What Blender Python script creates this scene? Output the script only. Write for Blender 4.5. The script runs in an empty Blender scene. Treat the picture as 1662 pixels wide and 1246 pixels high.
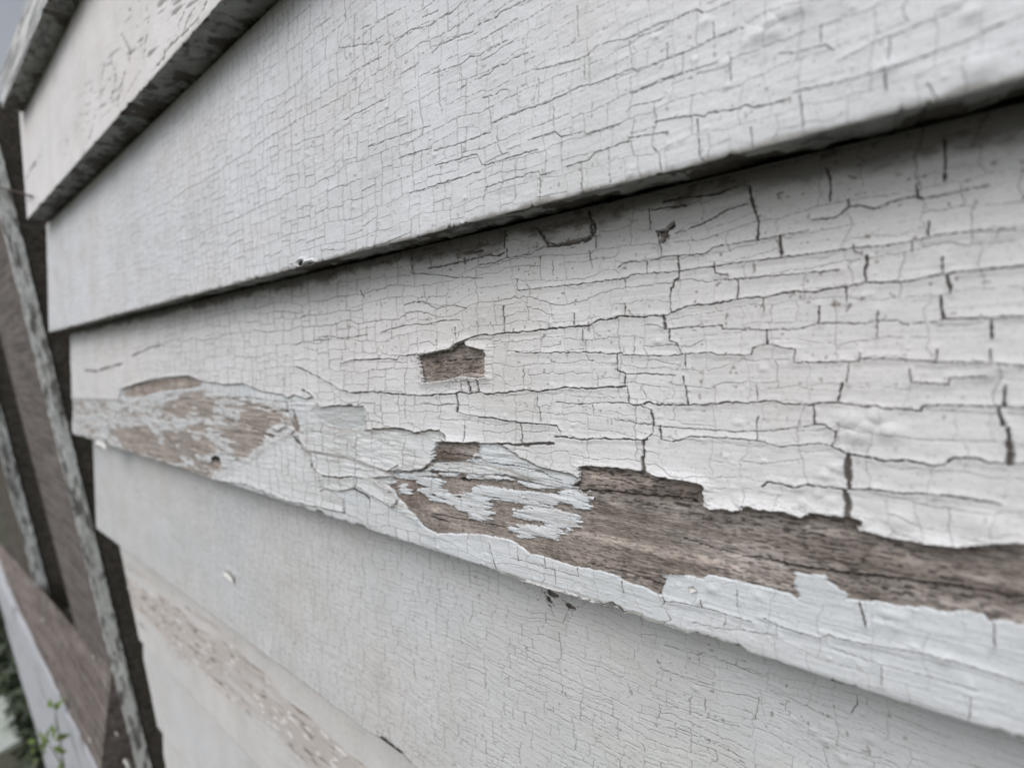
import bpy, math, random
import numpy as np
random.seed(7)
# ------------------------------------------------------------------ camera
D0 = 0.1456                      # distance of the lens from the plane of the board edges (m)
F = 740.0; CX, CY = 831.0, 623.0
Hh = np.array([-1009, -16, F]); Hh /= np.linalg.norm(Hh)
Vv = np.array([446, 4859, F]); Vv -= Vv.dot(Hh)*Hh; Vv /= np.linalg.norm(Vv)
Nn = np.cross(Hh, Vv); Nn = -Nn if Nn[2] < 0 else Nn
ROT = np.array([-Hh, Nn, -Vv])   # camera axes (right, down, forward) -> world
sc = bpy.context.scene
cam = bpy.data.cameras.new('camera'); co = bpy.data.objects.new('camera', cam)
sc.collection.objects.link(co); sc.camera = co
from mathutils import Matrix
m = Matrix.Identity(4)
for r in range(3):
    m[r][0] = ROT[r][0]; m[r][1] = -ROT[r][1]; m[r][2] = -ROT[r][2]
m[1][3] = -D0
co.matrix_world = m
cam.sensor_width = 36; cam.lens = 36*F/1662
cam.clip_start = 0.005; cam.clip_end = 500
cam.dof.use_dof = True; cam.dof.focus_distance = 0.192; cam.dof.aperture_fstop = 5.7
cam.dof.aperture_blades = 0
# ------------------------------------------------------------------ world and light
w = bpy.data.worlds.new('World'); sc.world = w; w.use_nodes = True
nt = w.node_tree; bg = nt.nodes['Background']
sky = nt.nodes.new('ShaderNodeTexSky'); sky.sky_type = 'NISHITA'; sky.sun_disc = False
SUN_EL, SUN_AZ = math.radians(56), math.radians(172)
sky.sun_elevation = SUN_EL; sky.sun_rotation = SUN_AZ
sky.dust_density = 4; sky.air_density = 1.0; sky.ozone_density = 1
hs = nt.nodes.new('ShaderNodeHueSaturation'); hs.inputs['Saturation'].default_value = 0.30
nt.links.new(sky.outputs[0], hs.inputs['Color']); nt.links.new(hs.outputs[0], bg.inputs[0])
bg.inputs[1].default_value = 0.145
sl = bpy.data.lights.new('sun', 'SUN'); sl.energy = 1.3; sl.angle = math.radians(50); sl.color = (1, .975, .95)
so = bpy.data.objects.new('sun', sl); sc.collection.objects.link(so)
sd = np.array([math.sin(SUN_AZ)*math.cos(SUN_EL), math.cos(SUN_AZ)*math.cos(SUN_EL), math.sin(SUN_EL)])
from mathutils import Vector
so.rotation_euler = Vector(sd).to_track_quat('Z', 'Y').to_euler()
sc.view_settings.view_transform = 'Standard'; sc.view_settings.look = 'None'
sc.view_settings.exposure = -0.13; sc.view_settings.gamma = 1
# ------------------------------------------------------------------ small maths
def rays(px):
    px = np.asarray(px, float).reshape(-1, 2)
    v = np.stack([px[:, 0]-CX, px[:, 1]-CY, np.full(len(px), F)], 1)
    return v @ ROT.T
def on_y(px, y):            # pixel -> world, plane y (m)
    r = rays(px); k = (D0+y)/r[:, 1]
    return r*k[:, None] + np.array([0, -D0, 0])
def _h(ix, iy, s):
    h = ix*np.uint32(374761393)+iy*np.uint32(668265263)+np.uint32((s*982451653) & 0xffffffff)
    h = (h ^ (h >> np.uint32(13)))*np.uint32(1274126177)
    h ^= h >> np.uint32(16); h *= np.uint32(2246822519)
    return ((h ^ (h >> np.uint32(15))) & np.uint32(0xffffff)).astype(np.float32)*np.float32(1/16777215.)
def _ax(x):
    f = np.floor(x); t = (x-f).astype(np.float32); return f.astype(np.int64).astype(np.uint32), t*t*(3-2*t)
def vn(x, y, s=0):
    ix, fx = _ax(np.asarray(x, float)); iy, fy = _ax(np.asarray(y, float)); o = np.uint32(1)
    a = _h(ix, iy, s); b = _h(ix+o, iy, s); c = _h(ix, iy+o, s); d = _h(ix+o, iy+o, s)
    t = a+(b-a)*fx; u = c+(d-c)*fx
    return (t+(u-t)*fy)*2-1
def fbm(x, y, s=0, o=4):
    t = 0; a = 1; n = 0
    for i in range(o):
        t = t+a*vn(x*2**i+i*17.3, y*2**i+i*9.1, s+i); n += a; a *= .5
    return t/n
def ss(a, b, x):
    t = np.clip((x-a)/(b-a), 0, 1); return t*t*(3-2*t)
# ------------------------------------------------------------------ objects
def tag(o, label=None, cat=None, group=None, kind=None):
    for k, v in (('label', label), ('category', cat), ('group', group), ('kind', kind)):
        if v: o[k] = v
    return o
def empty(name, loc=(0, 0, 0)):
    o = bpy.data.objects.new(name, None); o.location = loc; o.empty_display_size = .02
    sc.collection.objects.link(o); return o
def mesh_obj(name, verts, faces, mat, parent=None, cols=None, smooth=True, off=(0, 0, 0)):
    me = bpy.data.meshes.new(name)
    verts = np.asarray(verts, np.float32)-np.asarray(off, np.float32); faces = np.asarray(faces)
    me.vertices.add(len(verts)); me.vertices.foreach_set('co', verts.ravel())
    k = faces.shape[1]
    me.loops.add(faces.size); me.loops.foreach_set('vertex_index', faces.astype(np.int32).ravel())
    me.polygons.add(len(faces)); me.polygons.foreach_set('loop_start', np.arange(0, faces.size, k, dtype=np.int32))
    me.polygons.foreach_set('loop_total', np.full(len(faces), k, np.int32))
    me.polygons.foreach_set('use_smooth', np.full(len(faces), smooth))
    me.update(calc_edges=True)
    if cols is not None:
        at = me.color_attributes.new('Col', 'FLOAT_COLOR', 'POINT')
        c4 = np.ones((len(verts), 4), np.float32); c4[:, :3] = cols; at.data.foreach_set('color', c4.ravel())
    me.materials.append(mat)
    o = bpy.data.objects.new(name, me); sc.collection.objects.link(o)
    if parent is not None: o.parent = parent
    return o
def grid_faces(nr, nc, keep=None):
    i = np.arange(nr-1)[:, None]*nc+np.arange(nc-1)[None, :]
    f = np.stack([i, i+1, i+nc+1, i+nc], -1)
    if keep is not None: f = f[keep]
    return f.reshape(-1, 4)
# ------------------------------------------------------------------ materials
def mat(name): 
    ma = bpy.data.materials.new(name); ma.use_nodes = True
    return ma, ma.node_tree.nodes, ma.node_tree.links, ma.node_tree.nodes['Principled BSDF']
def coords(n, l, scale):
    tc = n.new('ShaderNodeTexCoord'); mp = n.new('ShaderNodeMapping'); mp.inputs['Scale'].default_value = scale
    l.new(tc.outputs['Object'], mp.inputs['Vector']); return mp.outputs[0]
def noise(n, l, vec, sc_, det=4, rough=.55):
    t = n.new('ShaderNodeTexNoise'); t.inputs['Scale'].default_value = sc_
    t.inputs['Detail'].default_value = det; t.inputs['Roughness'].default_value = rough
    l.new(vec, t.inputs['Vector']); return t.outputs['Fac']
def ramp(n, l, fac, stops):
    r = n.new('ShaderNodeValToRGB'); e = r.color_ramp.elements
    while len(e) < len(stops): e.new(.5)
    for q, (p, c) in zip(e, stops): q.position = p; q.color = (*c, 1)
    l.new(fac, r.inputs[0]); return r.outputs[0]
def mul(n, l, a, b, f=1.0):
    x = n.new('ShaderNodeMix'); x.data_type = 'RGBA'; x.blend_type = 'MULTIPLY'; x.inputs[0].default_value = f
    l.new(a, x.inputs[6]); l.new(b, x.inputs[7]); return x.outputs[2]
def bump(n, l, hgt, dist, strength=1, nrm=None):
    b = n.new('ShaderNodeBump'); b.inputs['Strength'].default_value = strength; b.inputs['Distance'].default_value = dist
    l.new(hgt, b.inputs['Height'])
    if nrm is not None: l.new(nrm, b.inputs['Normal'])
    return b.outputs[0]
def paint_mat(name='aged_paint'):
    ma, n, l, bs = mat(name)
    at = n.new('ShaderNodeAttribute'); at.attribute_name = 'Col'
    v1 = coords(n, l, (1, 1, 1)); v2 = coords(n, l, (.12, 1, 1))
    sp = noise(n, l, v1, 900, 3, .6); br = noise(n, l, v2, 900, 4, .6); dirt = noise(n, l, v1, 28, 6, .65)
    c = mul(n, l, at.outputs['Color'], ramp(n, l, dirt, [(.3, (.90, .90, .885)), (.62, (1, 1, 1))]))
    c = mul(n, l, c, ramp(n, l, sp, [(.30, (.84, .84, .83)), (.46, (1, 1, 1))]))
    l.new(c, bs.inputs['Base Color'])
    bs.inputs['Roughness'].default_value = .62; bs.inputs['Specular IOR Level'].default_value = .35
    b1 = bump(n, l, br, .00012, 1); b2 = bump(n, l, sp, .00010, .8, b1); b3 = bump(n, l, noise(n, l, v1, 210, 3), .0003, .7, b2)
    l.new(b3, bs.inputs['Normal']); return ma
def wood_mat(name, dark, mid, light, xs=.06, attr=True, sc_=1500, bd=.0004):
    ma, n, l, bs = mat(name)
    v = coords(n, l, (xs, 1, 1)); vw = coords(n, l, (.03, .6, .6)); vb = coords(n, l, (1, 1, 1))
    g = noise(n, l, v, sc_, 5, .7); big = noise(n, l, vw, 260, 5, .6); pat = noise(n, l, vb, 55, 5, .65)
    sub = noise(n, l, coords(n, l, (.35, 1, 1)), 1500, 3, .6)
    c = ramp(n, l, big, [(.28, dark), (.47, mid), (.68, light)])
    c = mul(n, l, c, ramp(n, l, g, [(.32, (.40, .36, .33)), (.45, (.88, .86, .85)), (.6, (1.12, 1.1, 1.08))]))
    c = mul(n, l, c, ramp(n, l, pat, [(.32, (.72, .71, .70)), (.6, (1.12, 1.12, 1.13))]))
    c = mul(n, l, c, ramp(n, l, sub, [(.34, (.62, .6, .58)), (.5, (1, 1, 1))]))
    if attr:
        at = n.new('ShaderNodeAttribute'); at.attribute_name = 'Col'; c = mul(n, l, c, at.outputs['Color'])
    l.new(c, bs.inputs['Base Color']); bs.inputs['Roughness'].default_value = .88
    bs.inputs['Specular IOR Level'].default_value = .15
    b1 = bump(n, l, g, bd, 1); b2 = bump(n, l, sub, bd*.6, .8, b1); l.new(b2, bs.inputs['Normal']); return ma
PAINT = paint_mat()
WOOD = wood_mat('weathered_timber', (.215, .187, .167), (.30, .270, .247), (.42, .393, .372), xs=.10, sc_=2100, bd=.0008)
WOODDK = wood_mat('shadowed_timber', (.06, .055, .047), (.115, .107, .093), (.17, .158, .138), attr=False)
SILLW = wood_mat('grooved_sill_timber', (.20, .175, .165), (.30, .268, .252), (.42, .385, .365), xs=.012, attr=False, sc_=120, bd=.008)
# ------------------------------------------------------------------ crack network
def kd_cells(x0, x1, w0, w1, cw, ch, rng, out, leaves, lev=0):
    W, Hh_ = x1-x0, w1-w0
    if lev > 16 or (W < cw*rng.uniform(.8, 1.7) and Hh_ < ch*rng.uniform(.8, 1.7)):
        leaves.append((x0, x1, w0, w1)); return
    horiz = (Hh_/ch) > (W/cw)*rng.uniform(.55, 1.5) or W/Hh_ < 1.1 and Hh_ > ch*.8
    if Hh_ > ch*3.2: horiz = True
    elif W > cw*9 : horiz = False
    st = .40+.60*rng.uniform()**1.6
    if horiz:
        m_ = w0+Hh_*rng.uniform(.3, .7); out.append((x0, m_, x1, m_, st))
        kd_cells(x0, x1, w0, m_, cw, ch, rng, out, leaves, lev+1); kd_cells(x0, x1, m_, w1, cw, ch, rng, out, leaves, lev+1)
    else:
        m_ = x0+W*rng.uniform(.3, .7); out.append((m_, w0, m_, w1, st))
        kd_cells(x0, m_, w0, w1, cw, ch, rng, out, leaves, lev+1); kd_cells(m_, x1, w0, w1, cw, ch, rng, out, leaves, lev+1)
def wander(x, w, s, amp=1.0):
    return (x+amp*(.0030*fbm(x*70, w*70, s+3, 3)+.0011*fbm(x*420, w*420, s+8, 2)),
            w+amp*(.0042*fbm(x*45, w*60, s+5, 3)+.0009*fbm(x*500, w*300, s+6, 3)))
def px2xw(px, zk):                      # pixels -> (X, w) on the sloping face of board with arris height zk
    r = rays(px); s = DEL/EXP           # plane  y = s*(z-zk)
    k = (D0-s*zk)/(r[:, 1]-s*r[:, 2])
    return np.stack([r[:, 0]*k, r[:, 2]*k-zk], 1), r[:, 1]*0+k*F
EXP = 1.04*D0; DEL = .15*D0
def parse(t):
    L = []
    for ln in t.strip().replace('\n', ';').split(';'):
        ln = ln.strip()
        if not ln: continue
        a = ln.split(); wd = float(a[0]); pts = [tuple(map(float, q.split(','))) for q in a[1:]]
        L.append((wd, pts))
    return L
class Board:
    def __init__(s, zk, pxs, rows_face, xr=.42, xend=None, rows_fn=None, left=-.93, wtop=EXP):
        s.zk = zk
        # columns evenly spaced in the picture, then coarser to the right of the frame
        tx = np.linspace(left-.002, 0.06, 6000)
        mid = zk+.35*EXP
        v = (np.stack([tx, np.full_like(tx, D0), np.full_like(tx, mid)], 1)) @ ROT
        pxx = CX+F*v[:, 0]/v[:, 2]
        lo = pxx[0]; hi = pxs[1]
        n = int((hi-lo)/pxs[0]); X = np.interp(np.linspace(lo, hi, n), pxx, tx)
        X = np.concatenate([X, np.linspace(X[-1], xr, 110)[1:]])
        s.X = X; s.nc = len(X)
        u = np.linspace(0, 1, rows_face)
        s.w = (rows_fn(u) if rows_fn else u)*wtop
        s.nr = len(s.w); sh = (s.nr, s.nc)
        s.XX = np.broadcast_to(X[None, :], sh); s.WW = np.broadcast_to(s.w[:, None], sh)
        s.crk = np.zeros(sh, np.float32); s.cup = np.zeros(sh, np.float32)
        s.bare = np.full(sh, 9e-3, np.float32); s.thin = np.full(sh, 9e-3, np.float32)
        s.leaf = np.zeros(sh, np.float32)
        s.dX = np.gradient(X)
    def win(s, x0, x1, w0, w1, r):
        a, b = np.searchsorted(s.X, [x0-r, x1+r]); c, d = np.searchsorted(s.w, [w0-r, w1+r])
        return a, b, c, d
    def crack(s, P, width, strength=1.0, cup=0.0):
        P = np.asarray(P)
        for (x0, w0), (x1, w1) in zip(P[:-1], P[1:]):
            dx, dw = x1-x0, w1-w0; L2 = dx*dx+dw*dw
            if L2 < 1e-12: continue
            ca = s.dX[min(s.nc-1, np.searchsorted(s.X, x0))]*abs(dw)/math.sqrt(L2)
            we = max(width, ca*1.1, 1.0e-4)
            r = max(we*1.4, .0022 if cup > 0 else 0)
            a, b, c, d = s.win(min(x0, x1), max(x0, x1), min(w0, w1), max(w0, w1), r)
            if b <= a or d <= c: continue
            gx = s.X[a:b][None, :]; gw = s.w[c:d][:, None]
            t = np.clip(((gx-x0)*dx+(gw-w0)*dw)/L2, 0, 1)
            di = np.hypot(gx-x0-t*dx, gw-w0-t*dw)
            v = strength*min(1, width/we)*(1-ss(.25, .95, di/we))
            s.crk[c:d, a:b] = np.maximum(s.crk[c:d, a:b], v)
            if cup > 0: s.cup[c:d, a:b] = np.maximum(s.cup[c:d, a:b], cup*(1-di/.0022).clip(0, 1)**1.5)
    def traced(s, text, cupk=.00012, wk=1.0):
        rng = np.random.RandomState(5)
        for wd, pts in parse(text):
            # break long lines up and roughen them along the grain
            q = [pts[0]]
            for a, b in zip(pts[:-1], pts[1:]):
                L = math.hypot(b[0]-a[0], b[1]-a[1]); k = max(1, int(L/4.5))
                hz = abs(b[0]-a[0]) > abs(b[1]-a[1])
                for i in range(1, k+1):
                    j = rng.uniform(-1, 1, 2)*(1.15 if i < k else 0)
                    q.append((a[0]+(b[0]-a[0])*i/k+j[0]*(.3 if hz else 1), a[1]+(b[1]-a[1])*i/k+j[1]))
            P, dep = px2xw(q, s.zk)
            for i in range(len(P)-1):
                wm = wd*wk*dep[i]/F*(.55+.95*rng.rand()**1.5)
                s.crack(P[i:i+2], wm*.62, 1.0, cup=cupk*(wd > 1.4))
    def network(s, cw, ch, seed, width, strength, cup=0., amp=1.0, lf=True, fr=.5):
        rng = np.random.RandomState(seed); out = []; leaves = []
        kd_cells(s.X[0]-.02, .12, -.012, EXP+.012, cw, ch, rng, out, leaves)
        T_, I_x, segs = [], [], []
        A = np.array(out); L = np.hypot(A[:, 2]-A[:, 0], A[:, 3]-A[:, 1]); K = np.maximum(2, (L/.0016).astype(int))
        own = np.repeat(np.arange(len(A)), K+1); st0 = np.cumsum(K+1)-(K+1)
        t = (np.arange(len(own))-st0[own])/K[own]
        px_, pw = wander(A[own, 0]+(A[own, 2]-A[own, 0])*t, A[own, 1]+(A[own, 3]-A[own, 1])*t, seed, amp)
        jr = np.random.RandomState(seed+7); px_ = px_+jr.uniform(-1, 1, len(t))*.00012; pw = pw+jr.uniform(-1, 1, len(t))*.00014
        mod = .78+.30*vn(t*L[own]*45, A[own, 0]*300+A[own, 1]*500, seed+1)
        fade = np.interp(px_, [-.9, -.45, -.22, -.09, 0], [1.0, 1.25, 1.1, fr, fr*.8])
        ff = A[own, 4]*np.clip(mod, 0, 1)*fade
        vert = (A[own, 0] == A[own, 2]).astype(float); vk = np.interp(px_, [-.9, -.5, -.25, -.1, 0], [1.2, 1.3, .9, .3, 0])
        P = np.stack([px_, pw], 1); last = np.append(own[1:] != own[:-1], True)
        for i in np.nonzero(~last & (ff > .06))[0]:
            f = ff[i]; vb = 1+vert[i]*vk[i]; s.crack(P[i:i+2], width*(.5+.8*f)*vb, min(1, strength*(.25+.95*f)*(.6+.4*vb)), cup*f)
        if lf:
            for x0, x1, w0, w1 in leaves:
                a, b, c, d = s.win(x0, x1, w0, w1, 0)
                if b > a and d > c: s.leaf[c:d, a:b] = rng.uniform(-1, 1)
    def sdf(s, arr, polys, r=.005, jag=(.00022, .00035), stp=.0003):
        """negative inside the polygons (metres)"""
        for pts in polys:
            P, _ = px2xw(pts, s.zk); Q = np.roll(P, -1, 0)
            a, b, c, d = s.win(P[:, 0].min(), P[:, 0].max(), P[:, 1].min(), P[:, 1].max(), r)
            if b <= a or d <= c: continue
            gx = s.X[a:b][None, :]; gw = s.w[c:d][:, None]
            js = 1+4.5*ss(-.22, -.75, gx); jx = js*(jag[0]*fbm(gx*1500, gw*1500, 31, 3)+stp*3*vn(gx*60, np.floor(gw*1400+.8*vn(gx*40, gw*200, 35))*7.7, 33)); jw = (.6+.4*js)*jag[1]*fbm(gx*700, gw*1800, 37, 3)
            gx = gx+jx; gw = gw+jw
            ins = np.zeros(gx.shape, bool); di = np.full(gx.shape, r)
            for (x0, w0), (x1, w1) in zip(P, Q):
                cr = ((w0 > gw) != (w1 > gw))
                with np.errstate(divide='ignore', invalid='ignore'):
                    xi = (x1-x0)*(gw-w0)/((w1-w0) if w1 != w0 else 1e-12)+x0
                ins ^= cr & (gx < xi)
                dx, dw = x1-x0, w1-w0; L2 = dx*dx+dw*dw+1e-15
                aa, bb, cc, dd = (np.searchsorted(s.X, [min(x0, x1)-r, max(x0, x1)+r])-a).tolist()+(np.searchsorted(s.w, [min(w0, w1)-r, max(w0, w1)+r])-c).tolist()
                aa = max(aa, 0); cc = max(cc, 0)
                if bb <= aa or dd <= cc: continue
                g1 = gx[cc:dd, aa:bb]; g2 = gw[cc:dd, aa:bb]
                t = np.clip(((g1-x0)*dx+(g2-w0)*dw)/L2, 0, 1)
                di[cc:dd, aa:bb] = np.minimum(di[cc:dd, aa:bb], np.hypot(g1-x0-t*dx, g2-w0-t*dw))
            sd_ = np.where(ins, -di, di)
            arr[c:d, a:b] = np.minimum(arr[c:d, a:b], sd_)
        return arr
    def bumps(s, lst, seed, n, xr_, wr, h=(.00012, .0004), rad=(.0005, .0016)):
        rng = np.random.RandomState(seed); H = np.zeros((s.nr, s.nc), np.float32)
        allb = [(p[0][0], p[0][1], .001*q[1], .0003*q[1]) for p, q in ((px2xw([l_[0]], s.zk)[0], l_) for l_ in lst)]
        for _ in range(n):
            r_ = rng.uniform(*rad); allb.append((rng.uniform(*xr_), rng.uniform(*wr), r_, rng.uniform(*h)*(r_/.001)))
        for x, w_, r_, hh in allb:
            a, b, c, d = s.win(x, x, w_, w_, r_*1.6)
            if b <= a or d <= c: continue
            q = np.hypot((s.X[a:b][None, :]-x)*.8, s.w[c:d][:, None]-w_)/r_
            H[c:d, a:b] = np.maximum(H[c:d, a:b], hh*np.exp(-q*q*1.8))
        return H
def surf(b, h):        # height above timber -> world coordinates, rounded lower edge
    x = b.XX; wv = b.WW; e = np.exp(-wv/.0009)*.0006
    nrm = np.array([0, -EXP, DEL])/math.hypot(EXP, DEL)
    y = DEL/EXP*wv+nrm[1]*h+e; z = b.zk+wv+nrm[2]*h
    ar = np.exp(-wv/.004)*(.0005*fbm(x*25, 0*x+b.zk*9, 401, 3)+.00022*fbm(x*260, 0*x+b.zk*9, 402, 3)-.0022*np.clip(fbm(x*110, 0*x+b.zk*9, 403, 4)-.24, 0, 1)*2-.0010*np.clip(fbm(x*420, 0*x+b.zk*9, 404, 3)-.3, 0, 1)*2)
    z = z+e*.15-ar
    return np.stack([x, y, z], -1)
def left_trim(b, fn):
    return b.XX >= fn(b.WW)
def build_board(b, name, label, h, cols, keep, leftfn, thick_under=True, timber=True, woodh=None, woodc=None, under_seed=3, step=(3, 3)):
    root = empty(name, (-.45, 0, b.zk)); tag(root, label, 'weatherboard', 'overlapping weatherboards of the wall')
    off = (-.45, 0, b.zk)
    # left end: squeeze the first columns to the board's own ragged end
    XL = leftfn(b.w)[:, None]
    V = surf(b, h)
    V[..., 0] = np.maximum(V[..., 0], XL)
    # painted underside: from the arris back to the board below
    nu = 26; t = (np.linspace(1, 0, nu, endpoint=False)**2.2)[:, None]
    x = b.X[None, :]+0*t
    rag = .0006*fbm(x*260, t*6, under_seed, 4)
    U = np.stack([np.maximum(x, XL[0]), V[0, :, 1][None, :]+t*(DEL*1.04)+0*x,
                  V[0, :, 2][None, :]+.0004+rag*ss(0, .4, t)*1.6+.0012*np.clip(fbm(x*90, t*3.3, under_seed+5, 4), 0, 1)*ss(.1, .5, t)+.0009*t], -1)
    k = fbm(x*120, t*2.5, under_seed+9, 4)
    gr = (.27-.07*np.clip(k*2, -1, 1))*(1+.5*np.exp(-(1-t)/.05)*0)  # grimy grey-green underside, darkened further to paint in its shade
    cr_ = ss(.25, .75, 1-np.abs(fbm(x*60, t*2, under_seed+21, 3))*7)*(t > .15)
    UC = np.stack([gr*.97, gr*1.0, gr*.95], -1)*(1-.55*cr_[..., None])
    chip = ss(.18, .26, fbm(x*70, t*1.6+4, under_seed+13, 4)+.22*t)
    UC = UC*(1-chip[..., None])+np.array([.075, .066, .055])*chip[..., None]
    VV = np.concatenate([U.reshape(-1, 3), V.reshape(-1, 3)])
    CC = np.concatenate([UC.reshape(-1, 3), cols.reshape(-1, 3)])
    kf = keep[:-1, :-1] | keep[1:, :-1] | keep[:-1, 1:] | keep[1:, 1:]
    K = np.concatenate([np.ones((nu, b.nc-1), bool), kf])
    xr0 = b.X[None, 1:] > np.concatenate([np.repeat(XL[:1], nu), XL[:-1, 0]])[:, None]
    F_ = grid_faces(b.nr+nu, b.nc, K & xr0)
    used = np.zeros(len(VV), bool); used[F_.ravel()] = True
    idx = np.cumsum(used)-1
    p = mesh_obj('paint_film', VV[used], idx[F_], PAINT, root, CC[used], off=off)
    # timber core
    if woodh is None:
        wX = np.linspace(b.X[0], b.X[-1], 200); wW = np.linspace(.0006, b.w[-1]*1.0, 12)
        wh = np.full((12, 200), -.00045); wc = np.full((12, 200, 3), .55)
        XXw = np.broadcast_to(wX, (12, 200)); WWw = np.broadcast_to(wW[:, None], (12, 200))
    else:
        XXw = b.XX[::step[0], ::step[1]]; WWw = b.WW[::step[0], ::step[1]]; wh = woodh[::step[0], ::step[1]]; wc = woodc[::step[0], ::step[1]]
    XLw = leftfn(WWw[:, 0])[:, None]+.0008
    y = DEL/EXP*WWw-wh*.99+np.exp(-WWw/.0009)*.0006; z = b.zk+WWw
    z = z+.0007*(WWw < .001)
    T = np.stack([np.maximum(XXw, XLw), y, z], -1)
    nr, nc = T.shape[:2]
    # back and underside, closing the board into a solid
    B0 = T[0].copy(); B0[:, 1] = DEL*1.05+.001; B1 = T[-1].copy(); B1[:, 1] = DEL*1.05+.006
    B0[:, 2] = T[0][:, 2]+.0012
    ring = np.concatenate([B1[None], B0[None], T, B1[None]])
    c2 = np.concatenate([wc[-1:], wc[:1], wc, wc[-1:]])
    FT = grid_faces(nr+3, nc)
    mesh_obj('timber', ring.reshape(-1, 3), FT, WOOD, root, c2.reshape(-1, 3), off=off)
    # end grain at the left end
    m_ = nr; E1 = T[:, 0].copy(); E2 = T[:, 0].copy(); E2[:, 1] = DEL*1.05+.002
    mesh_obj('end_grain', np.concatenate([E1, E2]), np.stack([np.arange(m_-1), np.arange(1, m_), np.arange(1, m_)+m_, np.arange(m_-1)+m_], 1), WOOD, root, np.full((2*m_, 3), .7), off=off)
    return root
def mixc(c, col, f):
    f = np.asarray(f)[..., None]; return c*(1-f)+np.array(col)*f
def base_paint(b, tone, seed, brush=1.0, leafamp=.012):
    XX, WW = b.XX, b.WW
    tv = fbm(XX*14, WW*30, seed, 4)[..., None]*.03+fbm(XX*60, WW*900, seed+4, 3)[..., None]*.02*brush+b.leaf[..., None]*leafamp
    warm = (fbm(XX*9, WW*18, seed+9, 3))[..., None]*np.array([.015, 0, -.012])
    c = np.array(tone)*(1+tv)+warm
    stn = ss(.02, .5, fbm(XX*38+3, WW*7, seed+40, 4))*.16+ss(.1, .5, fbm(XX*16, WW*26, seed+43, 5))*.14
    c = mixc(c, (.50, .49, .455), stn)
    h = .00010*fbm(XX*40, WW*60, seed+20, 4)+.00006*brush*fbm(XX*50, WW*1100, seed+23, 3)+.00009*fbm(XX*260, WW*420, seed+26, 3)
    return c, h
CRACK_DARK = (.055, .045, .036)  # crack colour: dirt plus the painted-in shade of the gap
def ldist(px):     # world distance weighting helper: X of a picture column near the board
    return None
#DATA
C_TR = """
1.2 560,126 580,115 621,94; 1.1 560,196 600,175 632,160; 1.2 589,48 605,42 647,19; 1.3 625,77 669,50 698,44 730,24 745,13 756,0
1.3 703,123 714,118 751,106 764,93 777,93 825,68; 1.4 703,90 716,74 743,62 769,53 772,45 809,29 812,24 859,0; 1.4 751,144 777,130 796,121 806,110 825,105 833,98 867,85
1.5 785,160 806,155 814,148 826,147; 1.8 798,203 843,183 878,172 899,164 939,144 960,140 975,135 1027,113 1035,119 1083,98 1120,85 1157,66 1207,48
1.5 867,115 900,110 950,95 972,77 990,70 1019,66 1072,40 1099,33 1130,18 1141,24 1154,21 1175,11 1199,0; 1.3 650,257 703,241; 1.3 706,246 748,234 798,216
1.5 708,270 756,256 775,252 783,268 790,269 838,254 874,244; 1.5 666,315 682,310 743,291 781,280; 1.5 790,305 825,294 838,289 850,289 857,283 875,279 878,286 902,279
1.6 857,229 902,215 912,224 949,215 953,220 1006,204; 1.6 921,272 948,264 958,260 966,250 1022,230 1022,225 1059,220 1085,217
2.4 1064,200 1096,193 1133,189 1146,191 1150,185 1199,179 1210,172 1221,176 1255,171 1284,160; 1.5 1024,154 1085,130 1109,121 1165,103; 1.3 1016,184 1030,173 1062,168 1080,160
1.6 1040,146 1107,120; 1.8 1287,152 1354,138 1437,116 1452,112 1564,71 1628,41; 1.6 1358,103 1437,64 1452,60 1560,15; 1.5 1265,90 1291,88 1339,75 1354,86
1.2 745,16 744,62; 1.4 714,115 714,164 719,185; 1.3 748,106 751,132 749,162; 1.2 776,93 775,130; 1.3 793,159 798,203; 1.2 841,143 842,183; 1.3 875,130 875,171; 1.4 899,175 900,213
1.4 912,225 912,265; 1.5 749,234 752,257; 1.2 808,207 809,236 816,252; 1.3 837,254 838,289 838,328; 1.5 788,270 792,302 785,326; 1.6 878,286 877,326; 1.7 945,266 945,310; 1.4 989,246 991,297
1.5 1059,238 1070,252 1075,281; 2.0 1133,196 1136,254 1148,268; 1.6 1062,170 1066,201 1060,220 1059,236; 1.8 1219,209 1222,241; 1.3 1025,125 1024,154; 1.4 1023,69 1027,111; 1.4 1083,72 1084,98
1.3 1109,90 1109,121; 1.6 1158,40 1160,64; 1.4 1186,95 1187,135; 1.2 938,13 940,62; 1.3 950,95 950,132; 1.3 962,167 961,193; 2.0 1332,43 1332,71; 2.2 1435,118 1439,150; 1.8 1298,157 1304,210; 2.0 1504,138 1523,168
1.8 1444,67 1442,101; 1.2 697,62 703,90; 1.1 560,45 552,80 620,70; 1.1 600,240 640,225 700,205; 1.2 578,30 576,80 579,150; 1.1 640,60 645,110 640,140; 1.2 673,90 676,130; 1.3 670,180 669,230"""
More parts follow.
